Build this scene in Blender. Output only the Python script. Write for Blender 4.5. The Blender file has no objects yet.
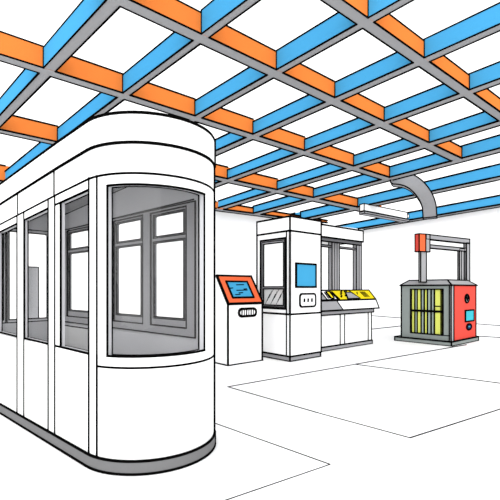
import bpy, bmesh, math
from math import cos, sin, pi, sqrt
from mathutils import Vector

SC = bpy.context.scene
COL = SC.collection

# ------------------------------------------------------------------ materials
def mat(name, rgb, rough=1.0):
    m = bpy.data.materials.new(name); m.use_nodes = True
    nt = m.node_tree; nt.nodes.clear()
    out = nt.nodes.new('ShaderNodeOutputMaterial')
    d = nt.nodes.new('ShaderNodeBsdfDiffuse')
    d.inputs['Color'].default_value = (*rgb, 1); d.inputs['Roughness'].default_value = 0.0
    nt.links.new(d.outputs[0], out.inputs[0])
    return m

def glass_mat():
    m = bpy.data.materials.new('clear_glass'); m.use_nodes = True
    nt = m.node_tree; nt.nodes.clear()
    out = nt.nodes.new('ShaderNodeOutputMaterial')
    mix = nt.nodes.new('ShaderNodeMixShader'); mix.inputs[0].default_value = 0.02
    t = nt.nodes.new('ShaderNodeBsdfTransparent')
    g = nt.nodes.new('ShaderNodeBsdfGlossy'); g.inputs['Roughness'].default_value = 0.0
    nt.links.new(t.outputs[0], mix.inputs[1]); nt.links.new(g.outputs[0], mix.inputs[2])
    nt.links.new(mix.outputs[0], out.inputs[0])
    return m

M = dict(
    white=mat('white_paint', (.93, .93, .93)),
    ink=mat('black_line', (.002, .002, .002)),
    grey=mat('beam_grey', (0.279, 0.281, 0.290)),
    orange=mat('orange_paint', (0.725, 0.191, 0.039)),
    blue=mat('sky_blue_paint', (0.056, 0.302, 0.558)),
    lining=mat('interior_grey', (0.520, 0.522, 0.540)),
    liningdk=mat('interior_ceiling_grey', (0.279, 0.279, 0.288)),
    lightgrey=mat('pale_grey', (0.577, 0.577, 0.577)),
    plinth=mat('plinth_grey', (0.163, 0.163, 0.166)),
    frame=mat('frame_grey', (0.307, 0.307, 0.321)),
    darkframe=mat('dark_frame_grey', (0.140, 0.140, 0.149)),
    redorange=mat('red_orange_paint', (0.756, 0.131, 0.049)),
    red=mat('red_paint', (0.670, 0.074, 0.056)),
    screen=mat('screen_blue', (0.051, 0.302, 0.530)),
    cyan=mat('cyan_paint', (0.051, 0.409, 0.493)),
    navy=mat('navy_paint', (0.019, 0.033, 0.093)),
    yellow=mat('yellow_paint', (0.744, 0.595, 0.015)),
    lime=mat('lime_paint', (0.614, 0.651, 0.130)),
    machine=mat('machine_grey', (0.242, 0.270, 0.260)),
    steel=mat('light_steel_grey', (0.335, 0.335, 0.344)),
    duct=mat('duct_grey', (0.288, 0.288, 0.296)),
    paleteal=mat('pale_teal', (0.307, 0.372, 0.335)),
    glass=glass_mat(),
)

# ------------------------------------------------------------------ mesh helper
def V3(p, z=None):
    return Vector((p[0], p[1], p[2] if z is None else z))

class MB:
    def __init__(s): s.v = []; s.f = []; s.m = []
    def face(s, pts, m):
        i = len(s.v); s.v += [Vector(p) for p in pts]
        s.f.append(tuple(range(i, i + len(pts)))); s.m.append(m)
    def hexa(s, b, t, mats, r=0, skip=()):
        """b, t: 4 bottom and 4 top points; mats: one key, or dict bottom/top/0..3"""
        g = (lambda k: mats) if isinstance(mats, str) else (lambda k: mats.get(k, mats['*']))
        i = len(s.v); s.v += [Vector(p) for p in b] + [Vector(p) for p in t]
        s.f.append((i+3, i+2, i+1, i)); s.m.append(g('bottom'))
        s.f.append((i+4, i+5, i+6, i+7)); s.m.append(g('top'))
        for k in range(4):
            n = (k+1) % 4
            s.f.append((i+k, i+n, i+4+n, i+4+k)); s.m.append(g(k))
        if r:
            for k in range(4):
                n = (k+1) % 4
                if ('b', k) not in skip: s.tube(b[k], b[n], r)
                if ('t', k) not in skip: s.tube(t[k], t[n], r)
                if ('v', k) not in skip: s.tube(b[k], t[k], r)
    def tube(s, p, q, r, m='ink', n=6):
        p = Vector(p); q = Vector(q); d = q - p
        if d.length < 1e-5: return
        d.normalize()
        up = Vector((0, 0, 1)) if abs(d.z) < .9 else Vector((1, 0, 0))
        a = d.cross(up).normalized(); b = d.cross(a)
        p = p - d * r * .5; q = q + d * r * .5
        i = len(s.v)
        for c in (p, q):
            for k in range(n):
                w = 2 * pi * k / n
                s.v.append(c + a * (r * cos(w)) + b * (r * sin(w)))
        for k in range(n):
            j = (k+1) % n
            s.f.append((i+k, i+j, i+n+j, i+n+k)); s.m.append(m)
        s.f.append(tuple(i+k for k in reversed(range(n)))); s.m.append(m)
        s.f.append(tuple(i+n+k for k in range(n))); s.m.append(m)
    def line(s, pts, r, closed=False, m='ink', n=6):
        for a, b in zip(pts, pts[1:]): s.tube(a, b, r, m, n)
        if closed: s.tube(pts[-1], pts[0], r, m, n)
    def prism(s, poly, off, m, r=0, cap=None, side=None):
        """extrude a 3D polygon by a vector"""
        off = Vector(off); a = [Vector(p) for p in poly]; b = [p + off for p in a]
        k = len(a)
        i = len(s.v); s.v += a + b
        s.f.append(tuple(i+j for j in reversed(range(k)))); s.m.append(cap or m)
        s.f.append(tuple(i+k+j for j in range(k))); s.m.append(cap or m)
        for j in range(k):
            n = (j+1) % k
            mm = m if side is None else side.get(j, m)
            s.f.append((i+j, i+n, i+k+n, i+k+j)); s.m.append(mm)
            if r:
                s.tube(a[j], a[n], r); s.tube(b[j], b[n], r); s.tube(a[j], b[j], r)
    def build(s, name, parent=None):
        me = bpy.data.meshes.new(name)
        off = parent_world(parent) if parent else Vector((0, 0, 0))
        me.from_pydata([tuple(v - off) for v in s.v], [], s.f)
        keys = list(dict.fromkeys(s.m))
        for k in keys: me.materials.append(M[k])
        for p, k in zip(me.polygons, s.m): p.material_index = keys.index(k)
        bm = bmesh.new(); bm.from_mesh(me)
        bmesh.ops.recalc_face_normals(bm, faces=bm.faces)
        bm.to_mesh(me); bm.free(); me.update()
        o = bpy.data.objects.new(name, me); COL.objects.link(o)
        if parent: o.parent = parent
        return o

def parent_world(p):
    w = Vector((0, 0, 0))
    while p: w += p.location; p = p.parent
    return w

def tag(o, label, cat, group=None):
    o['label'] = label; o['category'] = cat
    if group: o['group'] = group
    return o
def thing(name, loc, label, cat, group=None):
    o = bpy.data.objects.new(name, None); COL.objects.link(o)
    o.location = loc; o.empty_display_size = .2
    return tag(o, label, cat, group)
def structure(o, label=None, cat=None):
    o['kind'] = 'structure'
    if label: o['label'] = label; o['category'] = cat
    return o

class Frame:
    """local plan frame: origin, u axis, v axis"""
    def __init__(s, o, u, v):
        s.o = Vector((o[0], o[1])); s.u = Vector(u); s.v = Vector(v)
    def __call__(s, u, v, z):
        p = s.o + s.u * u + s.v * v
        return Vector((p.x, p.y, z))
    def box(s, mb, u0, u1, v0, v1, z0, z1, mats, r=0, skip=()):
        # sides: 0 = front (v0), 1 = u1 side, 2 = back (v1), 3 = u0 side
        P = lambda z: [s(u0, v0, z), s(u1, v0, z), s(u1, v1, z), s(u0, v1, z)]
        mb.hexa(P(z0), P(z1), mats, r, skip)

def plate(mb, P, a0, a1, z0, z1, holes, th, mf, mback, mrev, r=0, inkback=False, outer=True, holer=None):
    """P(a, depth, z) -> point.  A plate from depth 0 to th with rectangular holes (a0,a1,z0,z1)."""
    A = sorted({a0, a1, *[h[0] for h in holes], *[h[1] for h in holes]})
    Z = sorted({z0, z1, *[h[2] for h in holes], *[h[3] for h in holes]})
    def inhole(a, z): return any(h[0] < a < h[1] and h[2] < z < h[3] for h in holes)
    for i in range(len(A)-1):
        for j in range(len(Z)-1):
            if inhole((A[i]+A[i+1])/2, (Z[j]+Z[j+1])/2): continue
            for d, m in ((0, mf), (th, mback)):
                mb.face([P(A[i], d, Z[j]), P(A[i+1], d, Z[j]), P(A[i+1], d, Z[j+1]), P(A[i], d, Z[j+1])], m)
    def ring(b, m, rr, inkit):
        c = [(b[0], b[2]), (b[1], b[2]), (b[1], b[3]), (b[0], b[3])]
        for k in range(4):
            p, q = c[k], c[(k+1) % 4]
            mb.face([P(p[0], 0, p[1]), P(q[0], 0, q[1]), P(q[0], th, q[1]), P(p[0], th, p[1])], m)
            if rr and inkit:
                mb.tube(P(p[0], 0, p[1]), P(q[0], 0, q[1]), rr)
                if inkback: mb.tube(P(p[0], th, p[1]), P(q[0], th, q[1]), rr)
                mb.tube(P(p[0], 0, p[1]), P(p[0], th, p[1]), rr)
    ring((a0, a1, z0, z1), mf, r, outer)
    for h in holes: ring(h, mrev, holer or r, True)

# ------------------------------------------------------------------ camera, sky
EYE = 1.4; FPX = 410.0; HZ = 288.0
cd = bpy.data.cameras.new('camera'); cam = bpy.data.objects.new('camera', cd); COL.objects.link(cam)
cam.location = (0, 0, EYE); cam.rotation_euler = (pi/2, 0, 0)
cd.sensor_width = 36; cd.lens = FPX / 500 * 36; cd.shift_y = (HZ - 250) / 500
cd.clip_end = 200
SC.camera = cam
w = bpy.data.worlds.new('overcast_sky'); SC.world = w; w.use_nodes = True
bg = w.node_tree.nodes['Background']; bg.inputs[0].default_value = (1, 1, 1, 1); bg.inputs[1].default_value = 1.0
SC.view_settings.view_transform = 'Standard'; SC.view_settings.look = 'None'
SC.view_settings.gamma = 1; SC.view_settings.exposure = 0.70; SC.view_settings.use_curve_mapping = False
sd_ = bpy.data.lights.new('camera_side_fill', 'SUN'); sd_.energy = 1.15; sd_.angle = math.radians(75)  # soft fill added from behind the camera to lift the surfaces facing it
sun = bpy.data.objects.new('camera_side_fill', sd_); COL.objects.link(sun); sun.location = (-2, -6, 5)
sun.rotation_euler = Vector((.12, .95, -.30)).to_track_quat('-Z', 'Y').to_euler()
SC.cycles.max_bounces = 16; SC.cycles.diffuse_bounces = 10; SC.cycles.transparent_max_bounces = 24

# ------------------------------------------------------------------ ceiling grid
H = 4.4
BEAMS = {  # start, end (plan), width at start / end, depth
 'O1': ((-.2, 3.40), (6.75, 9.14), .14, .17, .22),
 'O2': ((-2.2, 3.56), (4.80, 9.551), .15, .24, .25),
 'O3': ((-4.2, 4.53), (3.841, 11.33), .16, .27, .29),
 'O4': ((-6.0, 6.777), (5.05, 16.387), .17, .46, .32),
 'O5': ((-9.5, 9.862), (3.42, 19.00), .28, .42, (.52, .10)),
 'B1': ((-8.0, 10.88), (-.6, 3.48), .15, .15, .28),
 'B2': ((-6.9, 11.655), (.7, 3.563), .15, .10, .28),
 'B3': ((-3.1, 9.71), (2.3, 3.50), .17, .10, .26),
 'B4': ((-2.9, 11.72), (3.6, 3.838), .24, .12, .24),
 'B5': ((-2.0, 13.25), (4.3, 5.065), .28, .15, .24),
 'B6': ((-1.053, 15.414), (5.3, 6.372), .33, .22, .25),
 'B7': ((.123, 16.798), (6.6, 7.19), .38, .26, .28),
 'B8': ((2.0, 18.61), (8.0, 9.34), .42, .34, .33),
 'B9': ((4.25, 23.25), (11.35, 11.07), .46, .40, .33),
}
BEAM_LABEL = {
 'O1': 'orange sided ceiling beam, the nearest of those running down to the right',
 'O2': 'orange sided ceiling beam, second nearest of those running down to the right',
 'O3': 'orange sided ceiling beam passing just above the rounded booth roof to the curved duct',
 'O4': 'orange sided ceiling beam behind the booth roof, running over the cabin to the white tube light',
 'O5': 'orange sided ceiling beam along the top of the wall behind the booth',
 'B1': 'blue sided ceiling beam at top left, leftmost of the blue beams',
 'B2': 'blue sided ceiling beam, second blue beam from the left, passing behind the booth roof',
 'B3': 'blue sided ceiling beam, third blue beam from the left',
 'B4': 'blue sided ceiling beam, fourth blue beam from the left',
 'B5': 'blue sided ceiling beam, fifth blue beam from the left',
 'B6': 'blue sided ceiling beam, sixth blue beam from the left',
 'B7': 'blue sided ceiling beam that two orange beams end at, beside the curved duct start',
 'B8': 'blue sided ceiling beam crossing behind the curved grey duct',
 'B9': 'blue sided ceiling beam along the top of the right wall',
}
def cross2(a, b): return a.x * b.y - a.y * b.x
class Beam:
    def __init__(s, k):
        p, q, s.w0, s.w1, D = BEAMS[k]
        s.D0, s.D1 = D if isinstance(D, tuple) else (D, D)
        s.k = k; s.p = Vector(p); s.q = Vector(q)
        s.d = (s.q - s.p).normalized(); s.L = (s.q - s.p).length
        s.n = Vector((-s.d.y, s.d.x))
    def edge(s, side):
        return s.p + s.n * (side * s.w0 / 2), s.q + s.n * (side * s.w1 / 2)
def isect(e1, e2):
    p, q = e1; a, b = e2; r = q - p; t = b - a
    den = cross2(r, t)
    if abs(den) < 1e-9: return None
    return cross2(a - p, t) / den, cross2(a - p, r) / den     # parameters along e1, e2
B = {k: Beam(k) for k in BEAMS}
def linr(p, px=.95): return px * max(3.2, p[1]) / FPX
for k, bm_ in B.items():
    mb = MB(); side_m = 'orange' if k[0] == 'O' else 'blue'
    eL, eR = bm_.edge(1), bm_.edge(-1)
    z0, z1 = H + bm_.D0, H + bm_.D1; zt = lambda p: z0 + (z1 - z0) * (p - bm_.p).dot(bm_.d) / bm_.L
    zb = H if k[0] == 'O' else H + .003
    b4 = [V3(eR[0], zb), V3(eR[1], zb), V3(eL[1], zb), V3(eL[0], zb)]
    t4 = [V3(eR[0], z0), V3(eR[1], z1), V3(eL[1], z1), V3(eL[0], z0)]
    mb.hexa(b4, t4, {'*': side_m, 'bottom': 'grey', 'top': 'grey'})
    for side in (1, -1):
        e = bm_.edge(side); cuts = []
        for k2, o in B.items():
            if k2[0] == k[0]: continue
            ends = []
            for s2 in (1, -1):
                r = isect(e, o.edge(s2))
                if r: ends.append(r)
            if len(ends) < 2: continue
            # does the other beam reach past this edge on this side?
            tm = (ends[0][1] + ends[1][1]) / 2
            if not (-.0 < (ends[0][0] + ends[1][0]) / 2 < 1): continue
            dirn = o.d.dot(bm_.n) * side          # other beam's direction along outward normal
            reach = (1 - tm) * o.L if dirn > 0 else tm * o.L
            if reach < .05 or tm < -.02 or tm > 1.02: continue
            cuts.append((min(ends[0][0], ends[1][0]), max(ends[0][0], ends[1][0])))
        cuts.sort(); pos = 0
        segs = []
        for c0, c1 in cuts:
            if c0 > pos: segs.append((pos, c0))
            pos = max(pos, c1)
        if pos < 1: segs.append((pos, 1))
        for c0, c1 in segs:
            pa = e[0].lerp(e[1], c0); pb = e[0].lerp(e[1], c1)
            n = max(1, int((pb - pa).length / 2.0))
            for i in range(n):
                a = pa.lerp(pb, i / n); b = pa.lerp(pb, (i+1) / n); r = linr((a + b) / 2)
                mb.tube(V3(a, H), V3(b, H), r); mb.tube(V3(a, zt(a)), V3(b, zt(b)), r)
        if k[0] == 'B':
            for c0, c1 in cuts:
                for c in (c0, c1):
                    if 0 < c < 1:
                        a = e[0].lerp(e[1], c); mb.tube(V3(a, H), V3(a, zt(a)), linr(a))
    o = structure(mb.build('beam'), BEAM_LABEL[k], 'ceiling beam')

# ------------------------------------------------------------------ floor and walls
mb = MB()
mb.hexa([(-26, -8, -.2), (26, -8, -.2), (26, 34, -.2), (-26, 34, -.2)],
        [(-26, -8, 0), (26, -8, 0), (26, 34, 0), (-26, 34, 0)], 'white')
def fp(x, y):
    d = FPX * EYE / (y - HZ); return Vector(((x - 250) / FPX * d, d, 0))
def seam(p, q, wpx=1.35):
    a, b = fp(*p), fp(*q); n = max(1, int((b - a).length / 1.0))
    for i in range(n):
        s, e = a.lerp(b, i / n), a.lerp(b, (i+1) / n)
        mb.tube(s, e, wpx * .5 * ((s + e) / 2).length / FPX)     # a slightly raised black joint strip
for p, q in [((228, 387), (355, 364.5)), ((355, 364.5), (466, 345)), ((228, 387), (318, 413)), ((318, 413), (410, 438)),
             ((410, 438), (512, 405.5)), ((355, 364.5), (512, 385)), ((214, 423), (330, 464.5)),
             ((330, 464.5), (215, 504)), ((366, 330), (408, 325.5)), ((470, 336), (512, 338.5))]:
    seam(p, q)
floor = structure(mb.build('floor'), 'smooth white hall floor with thin black joint lines', 'floor')

def wall(name, p, q, out, label):
    """p, q: plan ends of the inner face; out: outward normal"""
    p, q, out = Vector(p), Vector(q), Vector(out).normalized() * .2
    mb = MB()
    b4 = [V3(p, 0), V3(q, 0), V3(q + out, 0), V3(p + out, 0)]
    t4 = [V3(p, H), V3(q, H), V3(q + out, H), V3(p + out, H)]
    mb.hexa(b4, t4, 'white')
    n = 8
    for i in range(n):
        a, b = p.lerp(q, i / n), p.lerp(q, (i+1) / n)
        mb.tube(V3(a, 0.005), V3(b, 0.005), linr((a + b) / 2, .55))
    return structure(mb.build(name), label, 'wall')
o5, b9 = B['O5'], B['B9']
r5 = isect(o5.edge(1), b9.edge(1))
corner = o5.edge(1)[0].lerp(o5.edge(1)[1], r5[0])
wall('wall_left', o5.edge(1)[0] - o5.n * .02, corner, o5.n, 'plain white wall behind the rounded booth and the red orange kiosk')
wall('wall_right', corner, b9.edge(1)[1] - b9.n * .02, b9.n, 'plain white wall on the right behind the gate machine')

# ------------------------------------------------------------------ curved duct and tube light
def at(px, py, d): return Vector(((px - 250) / FPX * d, d, EYE + (HZ - py) / FPX * d))
cl = [at(391, 178.5, 11.5), at(402, 179.3, 11.6), at(412, 183, 11.8), at(420, 189.5, 12.0), at(426, 198, 12.2), at(429.2, 207, 12.35), at(430, 218, 12.45)]
def crom(P, n=4):
    out = []
    for i in range(len(P) - 1):
        a, b, c, d_ = P[max(i-1, 0)], P[i], P[i+1], P[min(i+2, len(P)-1)]
        for k in range(n):
            t = k / n
            out.append(.5 * ((2*b) + (c-a)*t + (2*a - 5*b + 4*c - d_)*t*t + (3*b - a - 3*c + d_)*t**3))
    return out + [P[-1]]
cl = crom(cl)
mb = MB()
rings = []
for i, c in enumerate(cl):
    t = (cl[min(i+1, len(cl)-1)] - cl[max(i-1, 0)]).normalized()
    side = Vector((0.42, .9, 0)).normalized()
    nrm = t.cross(side).normalized()
    h = .19 * (.75 if i == 0 else 1)
    rings.append([c + nrm*h - side*.16, c + nrm*h + side*.16, c - nrm*h + side*.16, c - nrm*h - side*.16])
for a, b in zip(rings, rings[1:]):
    for k in range(4):
        n = (k+1) % 4
        mb.face([a[k], a[n], b[n], b[k]], 'duct'); mb.tube(a[k], b[k], .019)
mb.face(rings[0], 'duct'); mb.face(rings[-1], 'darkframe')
mb.line(rings[-1], .017, closed=True); mb.line(rings[0], .017, closed=True)
tag(mb.build('ceiling_duct'), 'curved grey duct bending down from the ceiling grid in front of the right wall', 'duct')

tl = thing('tube_light', tuple(at(384, 212, 15.0)), 'long white tube light hanging under the ceiling beams left of the curved duct', 'light')
p, q = at(362, 207.5, 14.7), at(405, 216.0, 16.0)
d = (q - p).normalized(); sd = d.cross(Vector((0, 0, 1))).normalized(); up = sd.cross(d)
mb = MB()
def barbox(mb, p, q, a, b, m, r=0):
    P = [p - a - b, p + a - b, p + a + b, p - a + b]; Q = [q - a - b, q + a - b, q + a + b, q - a + b]
    mb.hexa(P, Q, m, r)
barbox(mb, p, q, sd * .10, up * .125, 'white', .02)
mb.build('lamp_body', tl)
mb = MB(); barbox(mb, q + d*.02, q + d * .16, sd * .06, up * .07, 'white', .018)
mb.build('end_cap', tl)
mb = MB(); barbox(mb, p - up*.19 , q + d*.1 - up*.19, sd * .13, up * .035, 'frame', .016); mb.build('rail', tl)
for t in (.15, .85):
    mb = MB(); c = p.lerp(q, t); mb.tube(c + up * .12, (c.x, c.y, H + .02), .012, 'frame'); mb.build('hanger', tl)

# ------------------------------------------------------------------ rounded booth
N2 = Vector((.671, .742)); A2 = Vector((.742, -.671)); N2.normalize(); A2.normalize()
CN, CA, R = 2.1, -3.1, .565
LEFT, RIGHT, REAR = CN - R, CN + R, -6.2
def plan(n, a): return N2 * n + A2 * a
def drop(a):
    x = CA - a
    return max(0, (x + sqrt(x * x + .12)) / 2 - .055)
def path(a_start, phi_end, step=5, phi_start=90, off=0.0):
    """outline from a (on the left face) or phi_start round the nose to phi_end; returns (plan, s)"""
    pts = []
    if a_start is not None and a_start < CA:
        k = max(1, int((CA - a_start) / .5))
        for i in range(k): 
            a = a_start + (CA - a_start) * i / k
            pts.append((plan(LEFT - off, a), drop(a)))
        ph = 90.
    else: ph = phi_start
    m = max(1, int((ph - phi_end) / step))
    for i in range(m + 1):
        f = math.radians(ph + (phi_end - ph) * i / m)
        pts.append((plan(CN - (R + off) * sin(f), CA + (R + off) * cos(f)), drop(CA + R * cos(f))))
    return pts
def straight(a0, a1, off=0., n=LEFT, sgn=-1):
    k = max(1, int(abs(a1 - a0) / .5))
    return [(plan(n + sgn * off, a0 + (a1 - a0) * i / k), drop(a0 + (a1 - a0) * i / k)) for i in range(k + 1)]
def band(mb, outer, inner, z0, z1, mo, mi, mt, caps=True):
    n = len(outer)
    for i in range(n - 1):
        (p, s), (q, t) = outer[i], outer[i+1]; (pi_, _), (qi, _) = inner[i], inner[i+1]
        mb.face([V3(p, z0(s)), V3(q, z0(t)), V3(q, z1(t)), V3(p, z1(s))], mo)
        mb.face([V3(pi_, z0(s)), V3(qi, z0(t)), V3(qi, z1(t)), V3(pi_, z1(s))], mi)
        mb.face([V3(p, z0(s)), V3(q, z0(t)), V3(qi, z0(t)), V3(pi_, z0(s))], mt)
        mb.face([V3(p, z1(s)), V3(q, z1(t)), V3(qi, z1(t)), V3(pi_, z1(s))], mt)
    if caps:
        for i in (0, n - 1):
            (p, s), (pi_, _) = outer[i], inner[i]
            mb.face([V3(p, z0(s)), V3(pi_, z0(s)), V3(pi_, z1(s)), V3(p, z1(s))], mt)
def zl(mb, pts, z, r): mb.line([V3(p, z(s)) for p, s in pts], r)

RB = .0098
# pixel column -> angle on the nose
def phi_at(px):
    best = None
    for i in range(-600, 901):
        f = math.radians(i / 10); p = plan(CN - R * sin(f), CA + R * cos(f))
        e = abs(250 + FPX * p.x / p.y - px)
        if best is None or e < best[0]: best = (e, i / 10)
    return best[1]
PH97, PH107, PH204 = phi_at(97), phi_at(107.3), phi_at(204.5)
phs = [(250 + FPX * plan(CN - R*sin(math.radians(f)), CA + R*cos(math.radians(f))).x / plan(CN - R*sin(math.radians(f)), CA + R*cos(math.radians(f))).y, f) for f in range(-90, 90)]
PHSIL = max(phs)[1]
z_pl = lambda s: .105
z_sill = lambda s: .885 + .008 * s
z_beltline = lambda s: .80
z_win = lambda s: 2.178 - .072 * s
z_head = lambda s: 2.262 - .073 * s
z_crown = lambda s: 2.492 - .076 * s
z_roof = lambda s: 2.715 - .076 * s
bc = plan(CN, -4.2)
booth = thing('ticket_booth', (bc.x, bc.y, 0), 'large white ticket booth with a rounded front, grey interior and grey plinth on the left', 'booth')
full = path(REAR, -90) 
full_r = straight(CA, REAR, n=RIGHT, sgn=1)
def fullpath(off): return path(REAR, -90, off=off) + straight(CA, REAR, off=off, n=RIGHT, sgn=1)[1:]
# plinth
mb = MB(); o = fullpath(.012)
mb.prism([V3(p, 0.0) for p, s in o], (0, 0, .105), 'plinth')
zl(mb, o, lambda s: .006, RB * 1.3); zl(mb, o, z_pl, RB * 1.1)
f = math.radians(PHSIL); pp = plan(CN - (R + .012) * sin(f), CA + (R + .012) * cos(f)); mb.tube(V3(pp, 0), V3(pp, .105), RB * 1.3)
mb.build('plinth', booth)
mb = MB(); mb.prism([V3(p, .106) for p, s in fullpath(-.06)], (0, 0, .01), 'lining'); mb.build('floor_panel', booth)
# lower wall all the way round
TH = .055
mb = MB(); o, i_ = fullpath(0), fullpath(-TH)
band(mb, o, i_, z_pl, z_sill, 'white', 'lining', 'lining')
# sill edges: under the nose window and the side windows
nose_o = path(None, PH204, phi_start=PH107); nose_i = path(None, PH204, phi_start=PH107, off=-TH)
zl(mb, nose_o, z_sill, RB); zl(mb, nose_i, z_sill, RB * .8)
belt = path(None, -60, phi_start=PH97); zl(mb, belt, z_beltline, RB * .95)
f = math.radians(PHSIL); pp = plan(CN - R * sin(f), CA + R * cos(f)); mb.tube(V3(pp, .1), V3(pp, .89), RB * 2)
POSTS = [(-3.857, -3.715), (-4.64, -4.45), (-5.42, -5.23)]
WINS = [(-3.715, -3.087), (-4.45, -3.857), (-5.23, -4.64), (-6.1, -5.42)]
for a in [x for p_ in POSTS for x in p_] + [-3.087]:
    p_ = plan(LEFT, a); mb.tube(V3(p_, .105), V3(p_, z_sill(drop(a))), RB * 1.0)
f = math.radians(PH97); p97 = plan(CN - R * sin(f), CA + R * cos(f)); mb.tube(V3(p97, .105), V3(p97, .885), RB * 1.0)
WPX = {-3.715: (-3.655, -3.087), -4.45: (-4.42, -3.857)}
mb.build('lower_wall', booth)
# posts between the side windows
WINDOWS = []
def post(a0, a1, extra0=0.):
    mb = MB(); o = straight(a0, a1); i_ = straight(a0, a1, off=-.036)
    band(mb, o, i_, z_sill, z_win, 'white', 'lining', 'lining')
    for a in (a0, a1):
        p_ = plan(LEFT, a); q_ = plan(LEFT + .036, a); s = drop(a)
        mb.tube(V3(p_, z_sill(s)), V3(p_, z_head(s)), RB * 1.0); mb.tube(V3(q_, z_sill(s)), V3(q_, z_win(s)), RB * .7)
    mb.build('window_post', booth)
for a0, a1 in POSTS: post(a0, a1)
post(-6.2, -6.1)
# front left post: straight bit, round to the nose window
mb = MB(); o = path(-3.11, PH107); i_ = path(-3.11, PH107, off=-TH)
o[0] = (plan(LEFT, -3.087), 0); i_[0] = (plan(LEFT + TH, -3.087), 0)
o = [x for k, x in enumerate(o) if k == 0 or k > 0]; 
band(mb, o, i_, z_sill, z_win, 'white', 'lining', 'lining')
for p_ in (o[0][0], o[-1][0], p97): mb.tube(V3(p_, .885), V3(p_, z_win(0) if p_ is o[-1][0] else z_head(0)), RB * .9)
mb.tube(V3(i_[-1][0], .885), V3(i_[-1][0], z_win(0)), RB * .7)
mb.build('front_post', booth)
# right post of the nose window
mb = MB(); o = path(None, -90, phi_start=PH204); i_ = path(None, -90, phi_start=PH204, off=-TH)
band(mb, o, i_, z_sill, z_win, 'white', 'lining', 'lining')
mb.tube(V3(o[0][0], .885), V3(o[0][0], z_win(0)), RB * .9); mb.tube(V3(i_[0][0], .885), V3(i_[0][0], z_win(0)), RB * .8)
f = math.radians(PHSIL); pp = plan(CN - R * sin(f), CA + R * cos(f)); mb.tube(V3(pp, .88), V3(pp, z_win(0)), RB * 2)
mb.build('front_post', booth)
# header over the windows (left side and nose)
mb = MB(); o, i_ = path(REAR, -90), path(REAR, -90, off=-TH)
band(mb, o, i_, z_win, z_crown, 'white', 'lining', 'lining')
hl = path(REAR, -60); zl(mb, hl, z_head, RB * 1.0)
zl(mb, nose_o, z_win, RB); zl(mb, nose_i, z_win, RB * .7)
for a0, a1 in WINS: 
    zl(mb, straight(a0, a1), z_win, RB); zl(mb, straight(a0, a1, off=-TH), z_win, RB * .6)
for a in (-3.73, -4.62, -5.4):
    p_ = plan(LEFT, a); mb.tube(V3(p_, z_head(drop(a))), V3(p_, z_crown(drop(a))), RB * 1.0)
mb.tube(V3(pp, z_win(0)), V3(pp, z_crown(0)), RB * 2)
mb.build('header_panel', booth)
# sills inked along the side windows
mb = MB()
for a0, a1 in WINS:
    zl(mb, straight(a0, a1), z_sill, RB); zl(mb, straight(a0, a1, off=-TH), z_sill, RB * .7)
    p0, p1, p2, p3 = plan(LEFT, a0), plan(LEFT, a1), plan(LEFT + TH, a1), plan(LEFT + TH, a0)
    mb.hexa([V3(p0, .875), V3(p1, .875), V3(p2, .875), V3(p3, .875)],
            [V3(p0, z_sill(drop(a0)) + .003), V3(p1, z_sill(drop(a1)) + .003), V3(p2, z_sill(drop(a1)) + .003), V3(p3, z_sill(drop(a0)) + .003)], 'lining')
mb.build('window_sill', booth)
# crown
mb = MB(); o, i_ = fullpath(.006), fullpath(-TH)
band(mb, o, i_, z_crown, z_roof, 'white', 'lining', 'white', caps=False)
zl(mb, o, z_crown, RB * 1.25); zl(mb, o, z_roof, RB * 1.3)
mb.tube(V3(plan(CN - (R+.006) * sin(f), CA + (R+.006) * cos(f)), z_crown(0)), V3(plan(CN - (R+.006) * sin(f), CA + (R+.006) * cos(f)), z_roof(0)), RB * 1.9)
mb.build('crown', booth)
mb = MB(); ii = fullpath(-.01)
n = len(ii); top = [V3(p, z_roof(s) - .002) for p, s in ii]; bot = [V3(p, z_roof(s) - .03) for p, s in ii]
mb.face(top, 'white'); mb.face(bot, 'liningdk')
mb.build('roof_panel', booth)
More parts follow.
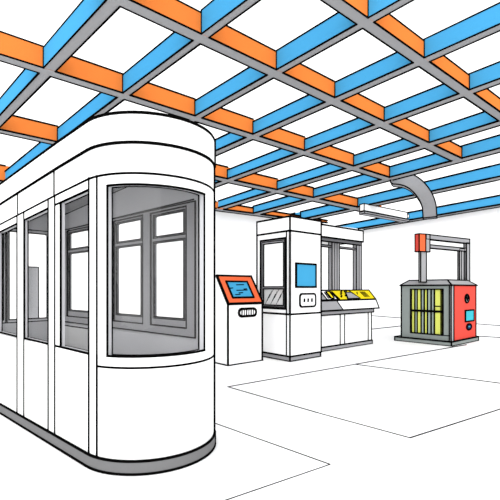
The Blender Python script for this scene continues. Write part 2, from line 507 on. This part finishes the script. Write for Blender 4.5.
# right (far) wall with two window units
PR = lambda a, d, z: V3(plan(RIGHT - TH + d * 1.0, a), z)
mb = MB()
holes = [(-4.70, -3.07, .915, 2.245), (-6.04, -5.06, .915, 2.215)]
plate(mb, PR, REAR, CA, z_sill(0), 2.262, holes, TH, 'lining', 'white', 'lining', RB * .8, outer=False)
i_ = straight(CA, REAR, off=-TH, n=RIGHT, sgn=1); o = straight(CA, REAR, n=RIGHT, sgn=1)
band(mb, o, i_, lambda s: 2.255, lambda s: max(z_crown(s), 2.27), 'white', 'lining', 'lining')
mb.tube(PR(REAR, -.002, 2.24), PR(CA, -.002, 2.268), RB * .8)
zin = lambda s: z_roof(s) - .035
mb.line([V3(p, zin(s)) for p, s in i_], RB * .8)
mb.tube(PR(REAR, 0, .1), PR(REAR, 0, 2.45), RB)
mb.build('side_wall', booth)
def unit(a0, a1, cas, z0, z1):
    fr = MB(); e = .004
    plate(fr, lambda a, d, z: PR(a, d - .012, z), a0, a1, z0, z1, [(c[0] - .055, c[1] + .055, 1.0, 2.215) if True else None for c in cas], .05, 'frame', 'frame', 'frame', RB * .8)
    w_ = fr.build('side_window', booth)
    for c in cas:
        m2 = MB()
        plate(m2, lambda a, d, z: PR(a, d, z), c[0] - .055, c[1] + .055, 1.0, 2.215, [(c[0], c[1], 1.09, 1.885), (c[0], c[1], 1.955, 2.175)], .03, 'frame', 'frame', 'darkframe', RB * .8)
        # thin inner trim line
        for zz in ((1.075, 1.9), (1.94, 2.19)):
            q = [PR(c[0] - .02, -.001, zz[0]), PR(c[1] + .02, -.001, zz[0]), PR(c[1] + .02, -.001, zz[1]), PR(c[0] - .02, -.001, zz[1])]
            m2.line(q, RB * .6, closed=True)
        cs = m2.build('casement', w_)
        g = MB()
        for zz in ((1.09, 1.885), (1.955, 2.175)):
            g.hexa([PR(c[0], .012, zz[0]), PR(c[1], .012, zz[0]), PR(c[1], .016, zz[0]), PR(c[0], .016, zz[0])],
                   [PR(c[0], .012, zz[1]), PR(c[1], .012, zz[1]), PR(c[1], .016, zz[1]), PR(c[0], .016, zz[1])], 'glass')
        g.build('glass_pane', w_)
unit(-4.70, -3.07, [(-4.54, -4.02), (-3.763, -3.258)], .915, 2.245)
unit(-6.04, -5.06, [(-5.83, -5.20)], .915, 2.24)
# vertical trim strips on the far wall and lighter dado at its rear end
mb = MB()
for a in (-4.84,):
    mb.tube(PR(a, -.002, .12), PR(a, -.002, 2.24), RB * .8)
mb.build('wall_joint', booth)
mb = MB()
mb.hexa([PR(-6.14, -.03, .12), PR(-6.08, -.03, .12), PR(-6.08, 0, .12), PR(-6.14, 0, .12)],
        [PR(-6.14, -.03, 2.2), PR(-6.08, -.03, 2.2), PR(-6.08, 0, 2.2), PR(-6.14, 0, 2.2)], 'lining', RB * .7)
mb.build('wall_trim', booth)
mb = MB()
mb.hexa([PR(-6.14, -.02, .12), PR(-5.08, -.02, .12), PR(-5.08, -.001, .12), PR(-6.14, -.001, .12)],
        [PR(-6.14, -.02, .86), PR(-5.08, -.02, .86), PR(-5.08, -.001, .86), PR(-6.14, -.001, .86)], 'lightgrey', RB * .7)
mb.build('dado_panel', booth)['label'] = 'pale grey dado panel'
# rear wall with two windows
PN = lambda n, d, z: V3(plan(n, REAR + TH - d), z)
mb = MB()
plate(mb, PN, LEFT + .005, RIGHT - .005, .105, 2.465, [(1.66, 1.86, .97, 2.17), (1.93, 2.09, .97, 2.17), (2.14, 2.43, .97, 2.17)], TH, 'lining', 'white', 'lining', RB)
for h in ((1.63, 1.89), (1.905, 2.47)):
    mb.line([PN(h[0], -.002, .93), PN(h[1], -.002, .93), PN(h[1], -.002, 2.215), PN(h[0], -.002, 2.215)], RB * .8, closed=True)
mb.build('rear_wall', booth)
mb = MB()
for h in ((1.66, 1.86), (1.93, 2.09), (2.14, 2.43)):
    mb.hexa([PN(h[0], .02, .97), PN(h[1], .02, .97), PN(h[1], .025, .97), PN(h[0], .025, .97)],
            [PN(h[0], .02, 2.17), PN(h[1], .02, 2.17), PN(h[1], .025, 2.17), PN(h[0], .025, 2.17)], 'glass')
mb.build('rear_glass', booth)
# glass of the nose and the left side
mb = MB(); o = path(None, PH204, phi_start=PH107, off=-.03); i_ = path(None, PH204, phi_start=PH107, off=-.035)
band(mb, o, i_, z_sill, z_win, 'glass', 'glass', 'glass'); mb.build('front_glass', booth)
for a0, a1 in WINS[:4]:
    mb = MB(); o = straight(a0, a1, off=-.03); i_ = straight(a0, a1, off=-.035)
    band(mb, o, i_, z_sill, z_win, 'glass', 'glass', 'glass'); mb.build('side_glass', booth)
# narrow jambs that trim each side window to its photographed width
for a0, a1 in ((-3.715, -3.60),):
    mb = MB(); band(mb, straight(a0, a1), straight(a0, a1, off=-.036), z_sill, z_win, 'white', 'lining', 'lining')
    p_ = plan(LEFT, a1); mb.tube(V3(p_, z_sill(drop(a1))), V3(p_, z_win(drop(a1))), RB); mb.build('window_jamb', booth)

# tall grey cabinet behind the booth, seen through its rear window
FB = Frame(tuple(plan(2.215, -6.60)), tuple(N2), tuple(A2))
cab = thing('utility_cabinet', (*plan(2.32, -6.52), 0), 'plain grey cabinet behind the booth, seen through its rear window', 'cabinet')
mb = MB(); FB.box(mb, 0, .205, 0, .16, .04, 1.71, 'lining', .009); mb.build('cabinet_body', cab)
mb = MB(); FB.box(mb, .02, .185, .02, .14, 0, .04, 'plinth'); mb.build('base', cab)

# ------------------------------------------------------------------ frame axes shared by the hall furniture
U2 = (.754, .657); W2 = (-.657, .754)

# red orange kiosk
K = Frame((-.395, 7.36), U2, W2)
kio = thing('self_service_kiosk', tuple(K(.42, .3, 0)), 'white self service kiosk with a tilted red orange screen beside the rounded booth', 'kiosk')
RK = .0225
KW = .835
prof = [(0, 0.0), (0, 1.108), (.345, 1.622), (.62, 1.622), (.62, 0.0)]
mb = MB(); mb.prism([K(0, v, z) for v, z in prof], K(KW, 0, 0) - K(0, 0, 0), 'white', RK)
mb.build('kiosk_body', kio)
sl = Vector((.345, .514)); 
nrm = Vector((-sl.y, sl.x)).normalized()
def KS(u, t, h):   # on the sloping face: u across, t 0..1 up the slope, h proud of it
    return K(u, sl.x * t + nrm.x * h, 1.108 + sl.y * t + nrm.y * h)
def slab(mb, P, u0, u1, t0, t1, h0, h1, m, r=0):
    mb.hexa([P(u0, t0, h0), P(u1, t0, h0), P(u1, t1, h0), P(u0, t1, h0)], [P(u0, t0, h1), P(u1, t0, h1), P(u1, t1, h1), P(u0, t1, h1)], m, r)
mb = MB(); slab(mb, KS, 0, KW, 0, 1, .0, .02, 'redorange', RK); mb.build('screen_bezel', kio)
mb = MB(); slab(mb, KS, .15, .66, .2, .78, .02, .026, 'screen', RK * .9)
for u0, u1, t in ((.36, .54, .655), (.155, .24, .53), (.31, .57, .455), (.5, .57, .5), (.34, .43, .36), (.24, .35, .30)):
    mb.tube(KS(u0, t, .027), KS(u1, t + .01, .027), .011)
mb.build('screen', kio)
mb = MB()
cy, hh, u0, u1 = .945, .068, .245, .665
pts = []
for k in range(7): w_ = pi/2 + pi * k / 6; pts.append((u0 + hh + hh * cos(w_), cy + hh * sin(w_)))
for k in range(7): w_ = -pi/2 + pi * k / 6; pts.append((u1 - hh + hh * cos(w_), cy + hh * sin(w_)))
mb.prism([K(u, -.012, z) for u, z in pts], K(0, .012, 0) - K(0, 0, 0), 'white')
mb.line([K(u, -.012, z) for u, z in pts], RK * 1.1, closed=True)
for k in range(6):
    u = u0 + .07 + k * .056
    mb.tube(K(u, -.012, cy - .055), K(u + .004, -.012, cy + .055), .014 if k % 2 == 0 else .01)
mb.build('vent_grille', kio)

# ------------------------------------------------------------------ white control cabin with console wing
C = Frame((.757, 7.76), U2, W2)
cabin = thing('control_cabin', tuple(C(1.2, .6, 0)), 'square white control cabin with a blue front screen and a windowed side wing', 'cabin')
RC = .0205
CU, CV, CZ, BZ, HB = .917, .932, 2.76, .90, 2.487
mb = MB(); C.box(mb, .012, CU - .006, .012, CV, 0, .10, 'frame', RC); mb.build('plinth', cabin)
mb = MB(); C.box(mb, 0, CU, 0, CV, .10, BZ, 'white', RC * .9)
mb.tube(C(0, .09, .1), C(0, .09, BZ), RC * .8); mb.build('lower_body', cabin)
mb = MB()
plate(mb, lambda a, d, z: C(a, d, z), 0, CU, BZ, HB, [], .05, 'white', 'white', 'white', RC); mb.build('front_panel', cabin)
mb = MB()
plate(mb, lambda a, d, z: C(d, a, z), 0, CV, BZ, HB, [(.115, .825, 1.0, 2.36)], .05, 'white', 'white', 'frame', RC)
mb.tube(C(0, .09, BZ), C(0, .09, HB), RC * .8); mb.build('side_panel', cabin)
wf = MB()
plate(wf, lambda a, d, z: C(d + .008, a, z), .117, .823, 1.002, 2.358, [(.18, .745, 1.425, 2.285), (.18, .745, 1.06, 1.385)], .03, 'frame', 'frame', 'frame', RC * .7)
wf.line([C(.007, .15, 1.03), C(.007, .785, 1.03), C(.007, .785, 2.325), C(.007, .15, 2.325)], RC * .5, closed=True)
wfo = wf.build('side_window', cabin)
mb = MB()
mb.hexa([C(.02, .18, 1.425), C(.024, .18, 1.425), C(.024, .745, 1.425), C(.02, .745, 1.425)], [C(.02, .18, 2.285), C(.024, .18, 2.285), C(.024, .745, 2.285), C(.02, .745, 2.285)], 'glass')
mb.build('glass_pane', wfo)
mb = MB()
mb.hexa([C(.02, .18, 1.06), C(.03, .18, 1.06), C(.03, .745, 1.06), C(.02, .745, 1.06)], [C(.02, .18, 1.385), C(.03, .18, 1.385), C(.03, .745, 1.385), C(.02, .745, 1.385)], 'lightgrey')
for k in range(9):
    v0 = .70 - k * .052; z0 = 1.08 + (k % 3) * .06
    mb.tube(C(.019, v0, z0), C(.019, max(.19, v0 - .13), min(1.375, z0 + .2)), .005)
mb.build('lower_pane', wfo)['label'] = 'grey lower pane with fine diagonal scratches'
mb = MB()   # rear panel with its own big opening, right return of the column
plate(mb, lambda a, d, z: C(a, CV - d, z), 0, CU, BZ, HB, [(.08, CU - .05, .95, 2.44)], .05, 'white', 'white', 'white', 0); mb.build('rear_panel', cabin)
mb = MB(); plate(mb, lambda a, d, z: C(CU - d, a, z), 0, .30, BZ, HB, [], .05, 'white', 'white', 'white', RC); mb.build('corner_return', cabin)
mb = MB(); C.box(mb, 0, CU, 0, CV, HB, CZ, 'white', RC); mb.build('roof_band', cabin)
mb = MB(); C.box(mb, .155, .735, -.018, 0, 1.42, 1.872, {'*': 'screen'}, RC * 1.05); mb.build('wall_screen', cabin)['label'] = 'blue wall screen'
mb = MB()
pts = []
a0, a1, b0, b1, q = .265, .728, 1.035, 1.285, .06
for (cu, cz, w0) in ((a1 - q, b1 - q, 0), (a0 + q, b1 - q, pi/2), (a0 + q, b0 + q, pi), (a1 - q, b0 + q, 3*pi/2)):
    for k in range(5): w_ = w0 + pi/2 * k / 4; pts.append((cu + q * cos(w_), cz + q * sin(w_)))
mb.prism([C(u, -.014, z) for u, z in pts], C(0, .014, 0) - C(0, 0, 0), 'white')
mb.line([C(u, -.014, z) for u, z in pts], RC, closed=True)
kp = mb.build('button_plate', cabin)
for k in range(3):
    mb = MB(); u = .385 + k * .112
    mb.tube(C(u, -.016, 1.135), C(u + .004, -.016, 1.185), .021, n=8); mb.build('button', kp)
# --- wing
TW, WE, WB = .25, 2.79, 3.42
mb = MB(); 
C.box(mb, CU, WE, TW, 1.2, 2.50, CZ, 'white', RC); mb.build('wing_roof', cabin)
mb = MB(); C.box(mb, CU, WE - .02, TW + .03, TW + .09, 2.42, 2.50, 'darkframe', RC * .6); mb.build('wing_header', cabin)
PW = lambda a, d, z: C(a, .62 + d, z)
def wpost(u0, u1, v0=.66, v1=.76, lines=1):
    mb = MB(); C.box(mb, u0, u1, v0, v1, 1.345, 2.50, {'*': 'frame'}, RC * .7)
    for k in range(lines):
        u = u0 + (u1 - u0) * (k + 1) / (lines + 1); mb.tube(C(u, v0 - .001, 1.345), C(u, v0 - .001, 2.5), RC * .45)
    mb.build('wing_post', cabin)
def u_at(px, v):  # place along the wing where a sight line meets it
    k = (px - 250) / FPX
    return (k * (7.76 + .754 * v) - .757 + .657 * v) / (.754 - k * .657)
wpost(u_at(332, .66), u_at(339.5, .66), lines=2)
wpost(u_at(356.5, .66), u_at(361.5, .66), lines=1)
mb = MB(); C.box(mb, CU, u_at(361, .7), .69, .73, 2.36, 2.40, 'frame', RC * .6); mb.build('transom', cabin)
mb = MB(); C.box(mb, CU, WE - .1, .72, .724, 1.345, 2.45, 'glass'); mb.build('wing_glass', cabin)
# base of the wing
mb = MB(); C.box(mb, CU, WB, .40, 1.2, 0, .09, 'frame', RC * .8); mb.build('wing_plinth', cabin)
mb = MB(); C.box(mb, CU, WB - .01, .42, 1.2, .09, .80, 'white', RC * .9)
for px in (340, 344.5, 368):
    u = u_at(px, .42); mb.tube(C(u, .418, .09), C(u, .418, .80), RC * .8)
mb.build('wing_base', cabin)
mb = MB(); C.box(mb, CU, WB + .02, .37, 1.2, .80, .895, 'frame', RC * .8); mb.build('counter_slab', cabin)
# console
UE = 3.60
prof = [(.32, .895), (.415, 1.115), (.62, 1.345), (.80, 1.345), (.80, .895)]
con = MB()
con.prism([C(CU, v, z) for v, z in prof], C(UE, 0, 0) - C(CU, 0, 0), 'white', RC)
cono = con.build('console', cabin)
def slope(p, q):
    (v0, z0), (v1, z1) = p, q
    d = Vector((v1 - v0, z1 - z0)); n_ = Vector((-d.y, d.x)).normalized()
    return lambda u, t, h: C(u, v0 + d.x * t + n_.x * h, z0 + d.y * t + n_.y * h)
S1 = slope(prof[0], prof[1]); S2 = slope(prof[1], prof[2])
def quadslab(mb, P, q, h0, h1, m, r=0):
    mb.hexa([P(u, t, h0) for u, t in q], [P(u, t, h1) for u, t in q], m, r)
uL, uB = u_at(342.5, .33), u_at(336.5, .41)
mb = MB(); quadslab(mb, S1, [(CU, .02), (uL, .02), (uB, .98), (CU, .98)], 0, .006, 'frame', RC * .8); mb.build('lip_panel', cono)['label'] = 'grey lip panel'
mb = MB(); quadslab(mb, S2, [(CU, .02), (UE - .01, .02), (UE - .01, .98), (CU, .98)], 0, .006, 'yellow', RC * .8); mb.build('yellow_panel', cono)['label'] = 'yellow control panel'
uc = lambda px: u_at(px, .5)
mb = MB()
quadslab(mb, S2, [(uc(319), .06), (uc(324), .06), (uc(323), .94), (uc(318), .94)], .006, .012, 'frame', RC * .6)
quadslab(mb, S2, [(uc(324.6), .1), (uc(336), .1), (uc(333), .94), (uc(324), .94)], .006, .010, 'white', RC * .5)
quadslab(mb, S2, [(uc(345), .08), (uc(357), .08), (uc(352), .7), (uc(347), .7)], .006, .03, 'frame', RC * .6)
quadslab(mb, S2, [(uc(329), .15), (uc(331.5), .15), (uc(331), .8), (uc(328), .8)], .010, .03, 'yellow', RC * .6)
for px, r_ in ((335, .018), (337, .014)):
    mb.tube(S2(uc(px), .1, .012), S2(uc(px - 2.5), .85, .012), r_)
for px in (326.5, 328, 332.5):
    mb.tube(S2(uc(px), .2, .012), S2(uc(px), .75, .012), .016)
for px, t in ((340, .3), (341.5, .55), (343, .75), (345, .4), (347, .8), (349, .85)):
    mb.tube(S2(uc(px), t, .012), S2(uc(px + 1.2), t + .1, .012), .022)
mb.tube(S2(uc(358), .55, .012), S2(uc(359), .75, .012), .012)
mb.tube(S2(uc(352), .95, .012), S2(uc(357.5), .1, .012), .016)
for k in range(5):
    mb.tube(S2(uc(363.5 + k * 1.1), .25, .012), S2(uc(362.3 + k * 1.1), .8, .012), .0075)
cp = mb.build('control_cluster', cono)

# ------------------------------------------------------------------ gate machine
G = Frame((4.82, 9.81), U2, W2)
gate = thing('gate_machine', tuple(G(.8, .7, 0)), 'grey and red gate machine with lime bars and an arch on top', 'machine')
RG = .0215
GU = 1.66
mb = MB(); G.box(mb, 0, GU, 0, 1.47, 0, .105, 'machine', RG * .9)
mb.build('base_slab', gate)
u0, u1, v0, v1, zt = .09, 1.60, .06, 1.33, 1.47
mb = MB()
mb_p = lambda a, d, z: G(u0 + d, a, z)
plate(mb, mb_p, v0, v1, .10, zt, [(.235, 1.075, .24, 1.37)], .05, 'machine', 'plinth', 'darkframe', RG * .8, outer=False)
mb.line([G(u0, v0, zt), G(u0, v1, zt), G(u0, v1, .1), G(u0, v0, .1)], RG)
mb.face([G(u0 + .3, v0, .1), G(u0 + .3, v1, .1), G(u0 + .3, v1, zt), G(u0 + .3, v0, zt)], 'plinth')
mb.face([G(u0, v1, .1), G(u1, v1, .1), G(u1, v1, zt), G(u0, v1, zt)], 'machine')
mb.face([G(u1, v0, .1), G(u1, v1, .1), G(u1, v1, zt), G(u1, v0, zt)], 'machine')
mb.face([G(u0, v0, zt), G(u1, v0, zt), G(u1, v1, zt), G(u0, v1, zt)], 'machine')
mb.tube(G(u0, .235, .24), G(u0, v0, .24), RG * .6)
mb.build('body', gate)
mb = MB(); G.box(mb, u0 - .012, u0 + .125, v0 - .02, v0 + .02, .10, zt, 'steel', RG * .75)
mb.build('corner_post', gate)
rp = MB(); G.box(rp, u0 + .14, u1, v0 - .015, v0 + .04, .10, zt, 'red', RG); rpo = rp.build('red_panel', gate); rpo['label'] = 'red front panel'
def gu(px, v=.045):
    k = (px - 250) / FPX
    return (k * (9.81 + .754 * v) - 4.82 + .657 * v) / (.754 - k * .657)
def disc(mb, uc_, zc, ru, rz, v, m, r=0, n=14):
    pts = [G(uc_ + ru * cos(2*pi*k/n), v, zc + rz * sin(2*pi*k/n)) for k in range(n)]
    mb.prism(pts, G(0, .02, 0) - G(0, 0, 0), m)
    if r: mb.line(pts, r, closed=True)
mb = MB(); ul = gu(466.5); disc(mb, ul, 1.13, .12, .105, v0 - .03, 'machine', RG); 
disc(mb, ul, 1.145, .045, .05, v0 - .036, 'steel', RG * .7); mb.tube(G(ul, v0 - .04, 1.07), G(ul, v0 - .04, 1.16), .014); mb.build('lock', rpo)
mb = MB(); G.box(mb, gu(464.8), gu(473.2), v0 - .03, v0 - .01, .545, .825, 'cyan', RG * .9); mb.build('display', rpo)
mb = MB(); disc(mb, gu(468.5), .40, .15, .075, v0 - .03, 'navy', RG); disc(mb, gu(468.5), .405, .05, .015, v0 - .036, 'cyan'); mb.build('coin_slot', rpo)
# bevelled cap
mb = MB(); zc = 1.60
mb.hexa([G(u0 - .03, v0 - .04, zt), G(u1 + .02, v0 - .04, zt), G(u1 + .02, v1 + .02, zt), G(u0 - .03, v1 + .02, zt)],
        [G(u0 + .16, v0 + .14, zc), G(u1 - .14, v0 + .14, zc), G(u1 - .14, v1 - .14, zc), G(u0 + .16, v1 - .14, zc)], 'steel', RG)
mb.build('cap', gate)
# bars in the opening
def gv(px, u=.13):
    k = (px - 250) / FPX
    return (4.82 + .754 * u - k * (9.81 + .657 * u)) / (.657 + k * .754)
x0 = 395; sc_ = 500 / 90
for a, b, m in ((94, 110, 'lime'), (113, 124, 'paleteal'), (126, 145, 'lime'), (148, 162, 'paleteal'), (166, 180, 'lime'), (183, 200, 'paleteal'), (204, 218, 'paleteal'), (222, 256, 'lime')):
    mb = MB(); va, vb = gv(x0 + b / sc_), gv(x0 + a / sc_)
    G.box(mb, .12, .19, va, vb, .245, 1.365, m, RG * .62); mb.build('bar', gate)['label'] = 'lime yellow bar' if m == 'lime' else 'pale teal bar'
mb = MB(); G.box(mb, .095, .12, gv(x0 + 262 / sc_), gv(x0 + 96 / sc_), .79, .845, 'ink'); mb.build('latch_bar', gate)
mb = MB(); G.box(mb, .11, .125, gv(x0 + 254 / sc_), gv(x0 + 222 / sc_), .93, .96, 'ink'); mb.build('bar_clip', gate)
# arch
P1, P2 = Vector((4.44, 10.45)), Vector((5.72, 10.95))
ad = (P2 - P1).normalized(); an = Vector((-ad.y, ad.x))
F3 = Frame(P1, ad, an)
AL = (P2 - P1).length
def ua(px, v=-.08):
    k = (px - 250) / FPX; o_ = F3.o + F3.v * v
    return (k * o_.y - o_.x) / (F3.u.x - k * F3.u.y)
RA = .0165
mb = MB(); F3.box(mb, ua(421.9), ua(427.6), -.04, .02, 1.55, 2.60, 'steel', RA)
mb.build('arch_post', gate)
mb = MB(); F3.box(mb, ua(461.0), ua(465.6), -.03, .02, 1.55, 2.44, 'steel', RA); mb.tube(F3(ua(463), -.032, 1.55), F3(ua(463), -.032, 2.4), RA * .7); mb.build('arch_post', gate)
mb = MB(); xa, xb = ua(427), ua(470.7)
def barq(mb, ua_, ub_, za, zb, h, m, v0=-.09, v1=.09):
    mb.hexa([F3(ua_, v0, za), F3(ub_, v0, zb), F3(ub_, v1, zb), F3(ua_, v1, za)], [F3(ua_, v0, za + h), F3(ub_, v0, zb + h), F3(ub_, v1, zb + h), F3(ua_, v1, za + h)], m, RA)
barq(mb, xa, xb, 2.645, 2.585, .12, 'frame', -.05, .03); mb.build('top_bar', gate)
mb = MB(); barq(mb, ua(430.5), ua(467.5), 2.42, 2.375, .085, 'frame', -.04, .02); mb.build('lower_bar', gate)
mb = MB(); F3.box(mb, ua(467.4), xb, -.05, .03, 1.55, 2.60, 'frame', RA); mb.build('end_post', gate)
mb = MB(); F3.box(mb, ua(426), ua(430.5), -.06, .05, 2.32, 2.765, 'steel', RA); mb.build('bracket', gate)
mb = MB(); F3.box(mb, ua(419.5), ua(426), -.07, .07, 2.32, 2.765, {'*': 'redorange', 3: 'red'}, RA); mb.build('signal_box', gate)['label'] = 'red and orange signal box'
